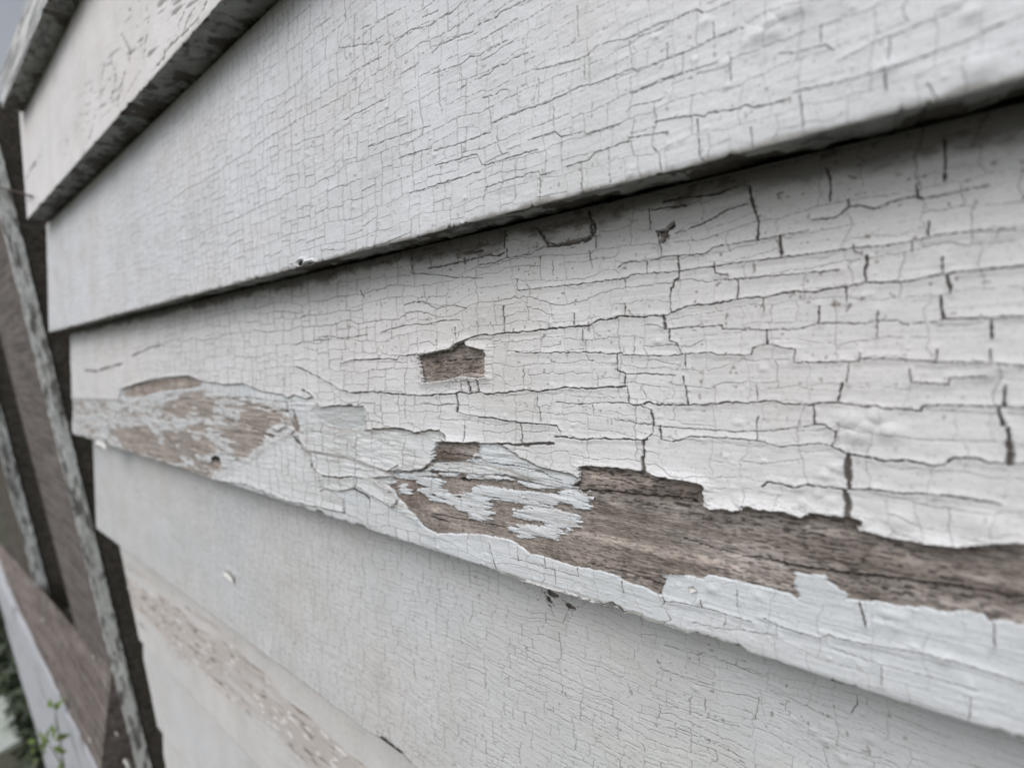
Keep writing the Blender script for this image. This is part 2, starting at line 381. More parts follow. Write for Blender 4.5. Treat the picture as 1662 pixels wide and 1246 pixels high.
D_TR = """
2.2 556,590 573,585 606,584 637,582 648,584 654,577 681,576; 2.6 758,554 763,551 769,548 784,544 800,545 822,541 838,540 874,537 926,531 957,530 974,520 1001,518 1007,514 1051,515 1088,512 1092,508 1112,500 1135,495 1158,495 1198,487 1210,485 1229,483 1242,485 1260,480 1290,474 1321,476 1338,471 1374,467 1405,460 1461,460 1497,453 1526,447 1565,443 1680,432
1.5 781,431 806,428 824,420 868,413 871,408 893,402 928,392 965,384 978,384; 1.6 1006,436 1015,428 1053,425 1078,419 1115,416 1147,413 1162,403 1194,397 1228,392 1262,386 1313,376
2.6 1120,374 1157,358 1184,342 1216,333; 2.2 1317,360 1345,357 1358,355 1378,339 1394,336 1419,342 1455,328 1484,322 1497,326 1542,317 1603,304; 1.5 843,472 928,464 959,460 1018,453 1028,447 1100,442 1140,436 1161,434
1.8 1162,428 1162,445 1183,447 1184,456 1260,449 1362,440; 1.7 1157,436 1189,429 1267,420 1340,411 1374,407 1385,404 1430,402 1475,395 1502,389 1520,384 1565,379 1670,374
1.4 1085,535 1173,529 1174,535 1227,536 1296,535 1329,525 1401,526 1425,521 1457,521 1464,527 1527,524; 3 1526,519 1598,517 1680,514; 1.6 840,571 874,573 932,572 968,572 989,575 1012,573 1014,577 1080,578 1102,577 1110,575 1156,572 1166,577 1221,576
1.5 1221,575 1223,565 1246,559 1279,566 1291,567 1289,588; 1.6 1290,589 1340,588 1394,587 1395,572; 2 1398,582 1457,584 1517,588 1605,589 1680,597; 1.4 1020,607 1049,606 1098,609
2.6 575,638 606,636 655,640 694,642 721,640 742,639 749,636 765,639 780,636 795,640 849,634 859,632 874,636 916,629 961,630 1018,627; 2.6 1024,654 1030,657 1043,656 1057,652 1068,656 1118,657 1164,655 1181,652 1210,654 1254,650 1271,655 1317,657 1331,654 1362,653 1398,659 1423,658 1434,663 1461,663 1493,667 1497,658 1531,658 1587,659 1619,660 1680,665
1.3 905,652 926,655 961,655 968,653 1024,654; 2 780,677 799,677 824,683 859,686 880,687 888,689 907,690 913,699; 1.6 746,668 762,673 799,678 848,686 888,688 908,691 913,705; 3.6 600,697 640,695 666,698 679,703 699,698 716,698 727,708 728,716
5.5 812,719 848,721 860,722; 5 862,720 901,719; 2.8 904,708 924,709 947,713 971,711 984,710 1000,712 1053,713; 1.8 1094,716 1113,711 1124,707 1172,709 1231,715 1271,724 1330,718 1345,722; 3.6 1349,723 1375,735 1438,747 1474,746 1515,755 1530,753 1545,742 1581,742 1604,750 1641,750 1680,752
3 1238,788 1246,781 1268,783 1290,790 1308,785 1367,792 1415,792 1456,798 1511,800 1567,807 1622,816; 9 1377,736 1375,758 1379,792; 10 1371,796 1377,814 1375,840; 5 1628,626 1628,658; 6 1619,660 1620,671 1625,689; 8 1633,694 1637,740 1636,752
5 1047,715 1048,741; 6 1045,742 1048,762; 4.5 1060,665 1063,690; 4.5 1074,690 1075,712; 3 849,685 851,720; 2.4 758,690 757,715; 5 744,640 746,650 745,667; 2.2 742,532 743,560; 2.6 821,498 820,515; 2.8 822,516 823,541
1.4 1017,455 1018,469; 2.2 1017,493 1017,512; 2 948,532 949,554; 1.6 895,514 894,536; 2.2 935,509 935,527; 1.6 843,454 843,472; 2.6 1005,576 1005,601 1018,607 1017,626; 2.4 1021,627 1024,654; 2.2 875,635 875,657 879,663 881,683; 2 848,686 849,690
1.2 853,593 853,631; 1.2 972,607 973,626; 1.3 964,657 965,672; 1.2 1032,548 1032,576; 2.6 1104,442 1103,454 1097,456 1095,467 1091,469 1090,488 1092,507; 4.5 1079,515 1082,534; 2.6 1089,536 1089,554; 1.8 1089,554 1100,557 1103,563 1109,575; 2.2 1115,577 1115,597
2.4 1111,611 1112,624; 3 1115,626 1119,656; 2.2 1199,455 1200,470 1198,487; 1.8 1240,485 1241,507; 3.2 1330,498 1329,526; 3.4 1246,536 1246,559; 3.6 1321,657 1323,688; 2.4 1323,688 1340,689 1348,696 1356,699 1356,714 1349,723; 1.4 1228,625 1232,653; 1.4 1232,676 1229,686 1230,715
2 1162,440 1163,446; 3 1341,276 1348,294 1348,329; 2 1377,326 1378,338; 4 1530,230 1533,261 1531,297; 3.4 1486,303 1488,321 1497,326; 2.6 1506,362 1505,384; 2.4 1385,400 1386,410 1395,413; 4 1406,418 1407,431 1404,438 1405,458; 1.6 1479,395 1479,411; 2.4 1528,420 1528,447; 4 1535,450 1541,470 1540,478
3.8 1525,482 1526,500 1531,518; 2.8 1374,469 1374,491; 2 1424,505 1423,548; 3.8 1607,518 1607,550; 3.2 1605,566 1605,584; 3 1519,567 1517,588; 2 1475,599 1477,620 1538,624 1540,613 1598,612; 2 1378,590 1374,620; 3 1367,622 1360,653
5 1218,306 1223,334; 3.6 1223,334 1233,363 1231,391; 5 959,345 964,383; 2 970,384 970,403; 4.5 823,375 821,403; 3 826,405 827,419; 4.5 876,372 884,385 893,402; 2.4 1056,341 1059,375; 2 1069,378 1076,403 1076,419; 2.8 1103,417 1104,453; 2.6 1161,428 1162,445; 4.6 1267,386 1269,418
1.4 900,425 900,447; 1.3 959,408 964,436; 1.2 1053,427 1053,445; 2.6 669,413 672,440; 1.4 700,410 704,436; 1.6 745,410 747,430; 4 756,420 758,428; 3.4 589,472 595,482; 3 622,492 624,498; 1.2 671,443 705,446 740,451 787,452; 2.6 484,595 510,607 534,620 555,632 572,638 600,637
1.3 525,546 560,549 590,545 600,543; 1.4 620,540 640,534 665,528 700,526 722,521 750,520; 1.2 711,502 711,521; 1.2 660,495 690,490 711,502 740,496 760,501; 1.1 654,574 652,560 650,545; 1.2 681,575 680,540; 1.2 480,560 500,555 538,550; 1.1 570,535 571,520; 3 140,601 160,602 175,597 200,590; 2.6 217,578 240,567 262,560 270,561; 2.4 196,632 197,647
1.6 286,583 288,605; 1.5 397,592 396,622; 1.5 463,610 466,640; 1.5 420,608 419,630; 5 539,660 575,658; 3 594,658 597,668 595,688; 3.4 508,735 508,755 515,762; 3 515,762 525,771; 3 527,771 555,775 575,772; 2.2 527,772 526,795; 4 576,792 590,800 600,808; 2.4 600,808 601,825; 4 478,665 480,680 478,705 495,728; 4 493,633 510,642
1.6 466,640 470,662; 2.2 585,655 600,693; 1.4 620,655 621,668; 1.3 660,640 661,680; 1.2 713,640 714,665; 1.1 690,655 715,658 740,655; 2.4 632,764 640,760 650,754; 3.4 640,766 670,764 695,758 708,745; 2 752,620 753,638; 5 764,614 766,634; 4 778,616 780,636
1.6 795,880 800,900 806,924; 1.5 902,922 903,948; 1.4 840,886 842,910; 1.5 884,905 887,920; 1.8 1010,942 1013,962; 1.4 938,921 939,935; 1.2 829,905 870,915 903,925 940,935; 2 1076,968 1080,975 1078,980; 1.6 1078,975 1100,976 1135,984 1160,990 1185,998 1220,1008; 1.8 1138,972 1139,986; 1.4 1196,957 1197,985
3.4 1395,977 1400,995 1405,1017; 2 1240,1002 1262,1014 1290,1024 1330,1034 1345,1028 1360,1035 1430,1048 1500,1060 1550,1072 1610,1092 1660,1108; 2.4 1612,1010 1613,1050; 1.5 1178,1000 1176,1018; 1.5 1260,1012 1262,1030; 1.3 1120,1010 1160,1020 1200,1022 1260,1030; 1.4 1350,1050 1390,1065 1440,1080 1500,1095 1590,1120; 1.2 1080,990 1090,1005 1075,1015; 1.5 1430,1080 1431,1110; 1.8 1043,658 1060,666; 1.4 1000,680 1030,685 1062,689 1075,691 1130,696 1200,700 1260,698 1323,689; 1.4 1076,712 1094,716; 7 893,401 915,399 938,395 962,388; 4 893,395 905,399 960,389; 5 755,412 765,410 785,408; 3 800,415 812,416 822,411; 2 1100,382 1108,376; 6 960,352 968,368 968,380; 3 700,437 735,430 760,424 800,414; 4 1080,330 1120,322 1160,318 1200,305; 3 1060,343 1080,340 1120,335; 1.5 1063,690 1063,700 1050,713; 1.5 1575,1130 1572,1170"""
E_TR = """
2.4 887,958 888,975 895,985; 2 895,985 900,1000; 2.6 915,972 925,985; 1.6 925,985 918,1000 914,1010; 1.4 1080,1046 1100,1052 1135,1062 1140,1058 1180,1073 1240,1098; 1.4 1070,1082 1120,1100 1160,1112; 1.4 1060,1130 1110,1150 1170,1170 1200,1178
1.2 1134,1058 1135,1080; 1.5 1144,1130 1145,1152; 1.5 1232,1130 1230,1145 1225,1168; 1.6 1390,1125 1392,1140 1382,1155; 1.4 1100,1180 1150,1200 1200,1225; 1.3 1250,1120 1300,1140 1350,1165; 3 1350,1102 1420,1118 1470,1135; 3.5 620,1195 640,1208 655,1220 668,1238"""
B_TR = """
3.4 239,10 243,34 238,67 233,98; 3 199,57 212,84 211,104; 3 182,98 189,125 185,148 179,162; 2.6 204,118 192,162 192,175; 3.4 268,82 266,98; 2.6 255,64 252,84; 2.6 155,189 148,218 135,255; 4.5 69,247 60,262 51,273 44,290; 4.5 28,277 36,272; 2.2 300,20 290,45; 2.4 338,0 330,20 322,40; 2.4 318,10 305,35 298,60; 3 208,14 214,18; 3 292,48 294,54; 2.6 225,120 215,140 200,160; 2.2 120,190 112,215 108,250; 2.4 280,70 262,100 248,118; 2.6 330,25 300,55 278,75; 2 170,110 166,130; 2 150,140 146,160"""
T_BARE = [
 "681,577 710,571 736,566 744,558 758,554 762,561 775,565 792,568 793,590 793,612 789,612 780,614 765,613 752,611 735,616 722,618 700,621 690,622 686,600",
 "710,718 728,715 755,717 781,716 781,738 775,736 770,743 757,747 730,748 708,748 706,735",
 "941,756 961,754 982,756 999,757 1018,759 1039,762 1051,763 1064,771 1080,772 1088,774 1111,777 1142,784 1145,787 1145,816 1153,824 1179,823 1192,827 1203,826 1205,818 1220,818 1224,823 1257,826 1276,827 1285,831 1298,837 1309,833 1311,828 1322,830 1360,835 1369,836 1383,838 1396,842 1396,858 1419,862 1441,868 1475,874 1508,880 1560,885 1569,880 1610,878 1662,877 1800,876 2000,900 2250,1010 2350,1090 2200,1100 1800,1042 1662,1016 1639,1009 1621,1007 1610,1009 1592,998 1574,992 1531,994 1502,985 1458,983 1422,976 1375,974 1377,967 1361,953 1346,945 1335,933 1292,931 1292,942 1297,972 1277,963 1248,956 1205,945 1154,934 1140,940 1107,933 1078,933 1082,949 1074,956 1076,967 1060,962 1047,953 1026,948 1012,942 1005,936 980,928 957,923 936,920 916,914 884,904 859,899 845,888 830,877 807,872 780,867 759,867 731,866 711,867 688,855 678,844 672,834 662,828 658,819 644,807 642,800 630,788 641,784 639,775 672,766 700,763 750,766 757,769 795,772 800,769 830,772 835,777 870,783 903,791 928,793 932,786 942,780 945,770",
 "1070,376 1085,374 1098,361 1103,367 1098,374 1088,378 1087,395 1077,398",
 "200,632 225,622 254,617 288,613 309,611 328,619 326,628 300,632 260,636 230,645 202,645",
 "340,755 350,738 358,742 360,756 348,764",
 "820,764 840,762 841,772 822,772", "735,770 790,768 850,776 880,786 840,787 780,781 730,778", "797,780 870,785 903,797 860,799 800,791", "478,664 484,684 490,700 482,704 474,690"]
T_ISLE = [
 "671,772 716,778 717,790 722,798 735,802 757,802 766,793 774,787 797,790 822,794 851,799 905,802 909,798 932,796 954,797 956,811 957,827 930,823 930,817 907,814 903,814 903,825 863,820 832,815 822,813 805,812 790,814 797,823 795,842 786,846 780,845 769,843 768,837 752,828 738,821 724,816 699,812 694,805 683,800 683,795 692,789 679,784",
 "836,828 863,821 884,824 914,829 934,837 948,844 947,848 936,854 920,854 920,865 909,871 905,878 891,873 863,867 855,873 840,871 834,863 824,861 838,856 840,851 863,852 882,858 884,853 891,850 870,844 853,844 838,838",
 "646,795 653,786 663,786 663,800 651,802", "757,768 800,770 822,774 838,779 800,777 770,775 757,777", "716,768 745,768 738,773 716,772", "838,780 880,788 900,792 880,794 850,788", "870,806 900,804 930,806 925,812 880,812", "640,772 670,766 700,764 705,770 680,773 660,778", "757,749 775,743 800,752 850,758 900,775 928,790 903,791 870,783 830,772 800,769 757,768 706,762 706,750"]
T_THIN = [ # zones where the thick top coat is gone and the thin bluish coat shows
 "463,640 470,646 480,640 500,647 511,643 516,654 526,661 539,659 565,659 593,659 597,666 596,680 593,690 600,696 640,695 666,698 679,703 699,698 716,698 727,708 728,716 712,719 708,735 706,748 695,758 670,764 640,768 632,764 560,740 500,730 478,700 470,665",
 "706,748 757,747 781,738 781,718 812,719 828,728 850,742 880,757 930,768 943,775 932,788 950,800 1076,933 1120,930 1292,925 1345,925 1400,965 1662,1000 2400,1120 2400,1500 1662,1215 1140,1035 890,950 620,875 340,780 300,765 480,700 500,730 560,740 632,764 640,768",
 "105,646 194,648 200,630 254,614 309,609 330,618 371,624 400,622 420,632 434,636 463,640 470,665 480,700 400,750 385,775 330,778 130,712"]
def P2(l): return [[tuple(map(float, q.split(','))) for q in t.split()] for t in l]
#BUILD
A_, B_, C_, D_, E_, F_, G_, H_, I_ = [v*D0 for v in (2.245, 1.30, .258, -.782, -1.83, -2.87, -3.93, -4.97, -6.01)]
const_left = lambda x0, x1, a=.0012, s=1: (lambda wv: x0+(x1-x0)*wv/EXP+a*fbm(wv*300, wv*0+s, s, 4))
def nearblend(b):       # finer, closer board parts on the right
    return ss(-.9, -.15, b.XX)

# ---- board D : the peeling one
b = Board(D_, (1.05, 1715), 720, left=-.935)
b.network(.017, .0080, 11, .00018, .9, cup=.00009, fr=.5)
b.traced(D_TR, .00042)
b.network(.010, .0040, 12, .00007, .22, lf=False)
XX, WW = b.XX, b.WW
bare = b.sdf(b.bare, P2(T_BARE)); isl = b.sdf(np.full_like(bare, 9e-3), P2(T_ISLE), jag=(.0004, .0006), stp=.0012)
thin = b.sdf(b.thin, P2(T_THIN), jag=(.0003, .0003), stp=.0004)
# flaky zone at the far left: ragged islands of paint on wood
Z, _ = px2xw([(105, 655), (478, 700)], b.zk)
zone = b.sdf(np.full_like(bare, 9e-3), P2(["112,648 196,650 260,640 330,632 440,650 468,662 476,690 440,712 400,745 330,778 130,712"]), r=.012)
nz = fbm(XX*60, WW*420, 77, 5)+.35*fbm(XX*24, WW*90, 78, 3)
flk = (nz-.40)*.0016
bare = np.where(zone < 0, np.minimum(bare, -flk.clip(-.002, .002)*1.0), bare)
# ragged specks of paint inside the mixed zone left of the big bare patch
bare = np.where(isl < .0005, np.maximum(np.minimum(-isl, .002)+.0000, bare*0-.0005), bare)
spk = fbm(XX*120, WW*900, 79, 4)
bare = np.where((isl < -.0006) & (spk > .42), -.0004, bare)
thk = ss(-.0004, .0004, thin)                      # 1 = thick coat, 0 = thin coat
curl_src = np.clip(1-np.abs(bare)/.0045, 0, 1)**2
col, hb = base_paint(b, (.705, .706, .724), 5)
col = mixc(col, (.615, .652, .688), (1-thk)*(.75+.25*fbm(XX*30, WW*60, 90, 3)))
bl = [((1460, 845), 3.5), ((1600, 850), 5), ((1440, 700), 3), ((1380, 680), 4), ((1400, 690), 3), ((1420, 675), 3), ((1390, 705), 3.4), ((1340, 770), 2), ((1354, 756), 1.6), ((1362, 760), 1.4), ((1155, 955), 2), ((1230, 965), 1.6), ((1100, 948), 1.2), ((1440, 995), 2), ((1458, 1000), 2), ((1452, 1015), 2),
      ((1530, 1070), 2.2), ((1425, 1010), 1.5), ((1300, 790), 1.8), ((1330, 800), 1.6), ((1303, 812), 1.5), ((1260, 822), 1.2), ((1180, 740), 1), ((1610, 600), 3), ((1365, 755), 1.5), ((1350, 812), 2), ((900, 625), 1.4), ((930, 628), 1.4), ((830, 575), 1), ((660, 735), 2), ((640, 720), 2), ((870, 940), 1.3), ((940, 960), 1.3), ((850, 805), 1.0)]
bm = b.bumps(bl, 3, 420, (-.5, .1), (0, EXP))+b.bumps([], 8, 700, (-.5, .1), (0, .06), h=(.0001, .00022), rad=(.0004, .0009))
wrk = .00028*fbm(XX*90+WW*60, WW*170, 93, 4)*ss(.0, .5, fbm(XX*16, WW*16, 94, 3))
midz = b.sdf(np.full_like(bare, 9e-3), P2(["480,650 600,660 640,700 705,752 712,718 800,718 850,742 945,775 960,830 900,885 800,870 700,868 640,820 600,770 500,735", "105,646 480,640 480,700 400,750 330,778 130,712"]), r=.006)
midz = ss(.003, -.002, midz)
q_ = fbm(XX*55+3, WW*520, 95, 5)*3.2+fbm(XX*16, WW*60, 94, 3)*1.5; ql = np.floor(q_); ter = (ql+ss(.0, .16, q_-ql))
lump = (1-thk)*(.00016*fbm(XX*45, WW*300, 96, 3)+.00006*fbm(XX*120, WW*1500, 97, 3)+midz*(.00016*np.clip(ter, -3, 3)+.0003))
terr_edge = midz*(1-thk)*(1-ss(.0, .22, q_-ql))
T_PL = ["600,696 640,695 666,698 679,703 699,698 716,698 727,708 728,716 712,719 708,735 705,750 690,760 670,765 650,760 632,764 610,758 590,745 580,720 585,700",
 "484,700 515,690 560,700 585,700 580,720 590,745 610,758 640,770 600,775 575,772 555,775 527,771 512,760 508,735 495,728", "528,774 555,777 575,774 578,790 555,796 528,791",
 "400,750 440,718 478,702 492,730 505,737 509,760 520,773 524,800 560,812 560,830 470,812 400,785 345,778", "600,770 628,790 640,806 646,812 640,822 600,800 582,786",
 "706,750 757,750 790,756 830,764 870,778 830,770 760,766 700,761", "430,655 445,650 462,662 468,690 455,698 440,690"]
pl_ = b.sdf(np.full_like(bare, 9e-3), P2(T_PL), jag=(.0003, .0005), stp=.0005); plate = ss(.0005, -.0003, pl_); pcurl = np.clip(1-np.abs(pl_)/.006, 0, 1)**2*(pl_ < .0005)
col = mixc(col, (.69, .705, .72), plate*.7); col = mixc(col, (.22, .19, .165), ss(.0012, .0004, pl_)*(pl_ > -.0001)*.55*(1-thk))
h = .00035+.00115*thk+(.00055*plate+.0007*pcurl)*(1-thk)+hb+bm+b.cup+wrk+lump+b.leaf*.00003
upper = thk
lift = curl_src*upper*.0021*(.65+.5*fbm(XX*45, WW*20, 97, 3))*(bare > -.0006)
h = h+lift
edge = ss(-.00010, .00014, bare)
h = np.where(isl < .001, np.minimum(h, .00045+lump), h)
bottom = h*(1-thk)*0+lift*.75
h = bottom+(h-bottom)*edge-.00035*(1-edge)*(1-np.clip(lift/.0003, 0, 1))
lift2 = np.clip(1-np.abs(thin)/.005, 0, 1)**2*thk*.0006*(.7+.6*fbm(XX*50, WW*20, 197, 3)); h = h+lift2*(bare > 0)
gap = b.crk
h = h-gap*np.where(thk > .5, .0011, .0004)
h = np.maximum(h, -.0006)
keep = bare > -.00016
# worn crest near the top edge, grime and painted shade under the overlap, dirt and gap shade in cracks
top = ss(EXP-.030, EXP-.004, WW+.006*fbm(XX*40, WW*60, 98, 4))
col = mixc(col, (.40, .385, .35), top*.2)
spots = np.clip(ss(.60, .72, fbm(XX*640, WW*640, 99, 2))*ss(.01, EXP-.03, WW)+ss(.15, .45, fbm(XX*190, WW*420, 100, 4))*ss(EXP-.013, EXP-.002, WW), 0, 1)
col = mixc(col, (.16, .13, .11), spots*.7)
col = mixc(col, CRACK_DARK, np.clip(gap*1.15, 0, 1)**1.15*.93)
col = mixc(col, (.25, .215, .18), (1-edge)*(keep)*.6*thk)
led = ss(.0006, -.0006, b.sdf(np.full_like(bare, 9e-3), P2(["878,374 884,390 893,401 930,396 962,387 964,370 958,350 930,356 900,362", "738,408 760,402 800,388 822,376 823,402 812,412 780,418 750,420"  ]), jag=(.0004, .0008), stp=.0008))
h = h-led*.0007; col = mixc(col, (.30, .255, .225), led*(.10+.7*ss(.05, .3, fbm(XX*150, WW*500, 108, 4))))
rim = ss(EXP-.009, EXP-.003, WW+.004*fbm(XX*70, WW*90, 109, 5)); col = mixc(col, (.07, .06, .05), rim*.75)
stk = ss(.05, .45, fbm(XX*60, WW*800, 101, 4))*(1-thk)*midz*.38
col = mixc(col, (.36, .32, .28), stk); col = mixc(col, (.17, .14, .12), terr_edge*.35*ss(-.1, .4, fbm(XX*50, WW*200, 104, 3)))
foot = (1-thk)*ss(-.0014, -.0003, thin)*(bare > 0); col = mixc(col, (.16, .14, .12), foot*.55)  # shadow line below the top coat's edge, painted along its foot
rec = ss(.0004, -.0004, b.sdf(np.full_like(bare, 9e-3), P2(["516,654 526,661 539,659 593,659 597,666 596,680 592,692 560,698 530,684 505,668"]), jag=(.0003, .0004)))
col = mixc(col, (.47, .49, .50), rec*.8); h = h-rec*.0003  # grey painted into the recess as its shade
Lz = ss(.002, -.003, zone); chn = fbm(XX*62+9, WW*430, 105, 5)+.35*fbm(XX*22, WW*70, 106, 3)
brn = b.sdf(np.full_like(bare, 9e-3), P2(["392,668 420,664 450,668 460,676 455,690 440,697 430,715 405,735 385,738 374,722 376,700 388,690", "268,702 300,700 312,708 300,716 330,712 352,726 350,735 310,742 275,735 268,728",
 "300,640 330,634 332,650 310,668 270,672 262,660 285,650", "310,648 330,646 348,652 345,676 325,672", "180,700 240,690 260,720 300,750 250,745 200,725"]), r=.01)
chn = chn+.75*ss(.004, -.004, brn)-.16; chalk = ss(.02, .07, chn)
col = mixc(col, np.array([.33, .29, .26])*(1+.55*fbm(XX*40, WW*900, 110, 4))[..., None], Lz*chalk*.92) if False else col*(1-(Lz*chalk*.92)[..., None])+(np.array([.34, .295, .265])*(1+.6*fbm(XX*40, WW*800, 110, 4))[..., None])*(Lz*chalk*.92)[..., None]; h = h-Lz*chalk*.0004; col = mixc(col, (.60, .60, .60), Lz*(1-chalk)*.3)
col = mixc(col, (.16, .14, .12), Lz*ss(.25, .4, fbm(XX*90, WW*700, 107, 4))*.6)
# timber under it
wh = -.00022+.00022*fbm(XX*30, WW*900, 120, 4)+.0005*fbm(XX*12, WW*70, 121, 3)-.00012
wcol = np.ones((b.nr, b.nc, 3), np.float32)*(1+.25*fbm(XX*10, WW*120, 122, 4))[..., None]
s2 = Board.__new__(Board); s2.__dict__ = dict(b.__dict__); s2.crk = np.zeros_like(b.crk); s2.cup = np.zeros_like(b.cup)
s2.traced("3 1040,803 1075,806 1120,810 1130,815; 2.2 930,796 980,797 1040,803; 2 1110,875 1138,884 1165,892 1205,903; 4 1205,904 1240,908 1300,920 1360,930 1450,940 1560,955 1662,972; 2.4 1150,935 1200,945 1260,958 1300,965; 3 955,915 1000,925 1050,940 1075,950; 1.6 700,588 740,585 792,582; 1.5 710,735 740,738 770,742; 2 700,835 760,845 820,856; 4 748,778 756,780; 3 700,840 725,848", 0)
wh = wh-s2.crk*.0012; wcol = wcol*(1-.8*s2.crk[..., None])
wcol = mixc(wcol, (1.9, 1.9, 1.95), ss(.1, .5, fbm(XX*30, WW*230, 123, 5))*.7)
wcol = mixc(wcol, (.55, .48, .44), ss(.15, .5, fbm(XX*16, WW*90, 124, 4))*.5)
fis = ss(.12, .36, fbm(XX*420, WW*2900, 125, 2))*(.4+.6*ss(-.2, .3, fbm(XX*14, WW*60, 126, 3))); wcol = wcol*(1-.68*fis)[..., None]; wh = wh-.00022*fis
wcol = wcol*(1.22+.25*ss(-.30, -.45, XX))[..., None]
hole, _ = px2xw([(349, 745), (755, 779)], b.zk)
for (hx, hw), rr in zip(hole, (.0045, .0014)):
    q = np.hypot((XX-hx)*(.45 if rr > .002 else .35), (WW-hw))/rr*1.6
    wh = wh-.004*np.exp(-q**4); wcol = wcol*(1-.95*np.exp(-q**4))[..., None]; keep &= q > 1.0
wh = wh-(ss(.0, .3, .0009-WW))*.0
lf = const_left(-.937, -.925, .004, 5)
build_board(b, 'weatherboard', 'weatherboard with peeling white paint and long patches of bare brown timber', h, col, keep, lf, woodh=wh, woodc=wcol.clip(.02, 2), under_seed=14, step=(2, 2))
del b, s2

# ---- board C
b = Board(C_, (1.08, 1715), 560, left=-.935, rows_fn=lambda u: .55*u+.45*u*u)
b.network(.0110, .0082, 21, .00017, .95, cup=.00006, amp=.7, fr=.62)
b.traced(C_TR, .00008)
b.network(.007, .0042, 22, .00006, .18, lf=False)
XX, WW = b.XX, b.WW
col, hb = base_paint(b, (.69, .705, .742), 33, .8, .01)
bl = [((1250, 40), 3), ((1270, 25), 3), ((1230, 60), 3), ((1255, 55), 2.5), ((1215, 70), 2), ((1300, 15), 3), ((1145, 38), 1.6), ((1180, 105), 1.6), ((1065, 62), 1.5), ((1180, 143), 1.3), ((598, 78), 1.3), ((690, 48), 1), ((960, 95), .8), ((1440, 112), 2), ((1590, 110), 3), ((1575, 25), 2)]
bm = b.bumps(bl, 5, 260, (-.6, .1), (0, EXP))
Pr, _ = px2xw([(599, 240), (602, 395), (596, 150)], b.zk)
ridge = .00035*np.exp(-((XX-np.interp(WW, [Pr[1][1], Pr[0][1], Pr[2][1]], [Pr[1][0], Pr[0][0], Pr[2][0]]))/.0014)**2)*ss(Pr[2][1], Pr[0][1]-.01, WW)
h = .0006+hb+bm+b.cup+ridge+b.leaf*.00003+.00014*fbm(XX*110+WW*50, WW*200, 44, 3)
h = h+.00035*fbm(XX*260, WW*200, 45, 3)*np.exp(-WW/.0016)
gap = b.crk; h = h-gap*.0006
col = mixc(col, (.62, .66, .68), .4*ss(-.35, .05, XX)*ss(.08, .02, WW))
specks = ss(.62, .72, fbm(XX*620, WW*620, 46, 2)); col = mixc(col, (.28, .27, .26), specks*.6)
col = mixc(col, (.45, .43, .39), ss(EXP-.02, EXP, WW)*.4)  # overlap shade put into the colour of the top strip
col = mixc(col, (.5, .48, .47), .35*ss(.1, .5, fbm(XX*11, WW*26, 47, 4))*ss(-.45, -.9, XX))
col = mixc(col, CRACK_DARK, gap**1.1*.85)
keep = np.ones_like(gap, bool)
nk, _ = px2xw([(491, 428), (505, 431)], b.zk)
for hx, hw in nk:
    q = np.hypot((XX-hx)*.45, WW-hw)/.0016; keep &= q > 1; h = h+.0012*np.exp(-((q-1.5)/.5)**2)*(q > 1)
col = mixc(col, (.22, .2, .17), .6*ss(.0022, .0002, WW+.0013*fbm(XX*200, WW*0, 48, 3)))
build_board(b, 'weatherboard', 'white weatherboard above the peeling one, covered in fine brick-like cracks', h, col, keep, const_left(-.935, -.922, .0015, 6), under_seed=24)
del b

# ---- board E
b = Board(E_, (1.15, 1500), 480, left=-.935, rows_fn=lambda u: 1-(.5*(1-u)+.5*(1-u)**2))
b.network(.0150, .0042, 41, .00018, .92, cup=.00004, amp=.9, fr=1.0)
b.traced(E_TR, .00005)
b.network(.012, .0026, 42, .00009, .3, lf=False)
XX, WW = b.XX, b.WW
col, hb = base_paint(b, (.61, .62, .638), 53, 1.2, .008)
bl = [((1130, 1115), 1.6), ((1160, 1090), 1.3), ((1275, 1120), 1.3), ((1340, 1200), 2), ((1370, 1230), 2), ((1410, 1195), 1.8), ((1290, 1165), 1.4), ((1320, 1185), 1.6), ((1400, 1155), 1.4), ((1200, 1095), 1.2), ((730, 1050), 1.2), ((760, 1075), 1.1)]
bm = b.bumps(bl, 9, 500, (-.5, .1), (0, EXP), h=(.0001, .0003), rad=(.0004, .0011))
h = .0005+hb+bm+b.cup+b.leaf*.00002+.00045*fbm(XX*260, WW*200, 55, 3)*np.exp(-WW/.0022)
gap = b.crk; h = h-gap*.00045
col = mixc(col, (.33, .325, .30), ss(EXP-.028, EXP-.002, WW+.004*fbm(XX*40, WW*60, 58, 4))*.25)  # shade below the overlapping board, painted as a darker top
specks = ss(.62, .72, fbm(XX*560, WW*560, 56, 2)); col = mixc(col, (.24, .24, .21), specks*.7)
col = mixc(col, (.58, .61, .56), .5*ss(0, .4, fbm(XX*26, WW*40, 57, 3))*ss(-.2, .03, XX))
col = mixc(col, CRACK_DARK, gap**1.1*.8)
keep = np.ones_like(gap, bool)
ch, _ = px2xw([(896, 962), (925, 982), (892, 972)], b.zk)
for (hx, hw), rr in zip(ch, (.0018, .0014, .0014)):
    q = np.hypot((XX-hx)*.6, WW-hw)/rr*(1+1.3*fbm(XX*650, WW*900, 60, 3)); keep &= q > 1
ex, _ = px2xw([(600, 1172), (672, 1242)], b.zk)
slit = (XX > ex[0][0]) & (XX < ex[1][0]) & (WW < .0042*np.sin(np.clip((XX-ex[0][0])/(ex[1][0]-ex[0][0]), 0, 1)*np.pi)+.0008*fbm(XX*300, WW*10, 61, 3))
col = mixc(col, (.05, .042, .035), slit*.9); h = h-slit*.002
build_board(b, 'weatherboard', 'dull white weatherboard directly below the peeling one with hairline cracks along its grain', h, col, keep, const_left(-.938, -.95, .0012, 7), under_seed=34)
del b

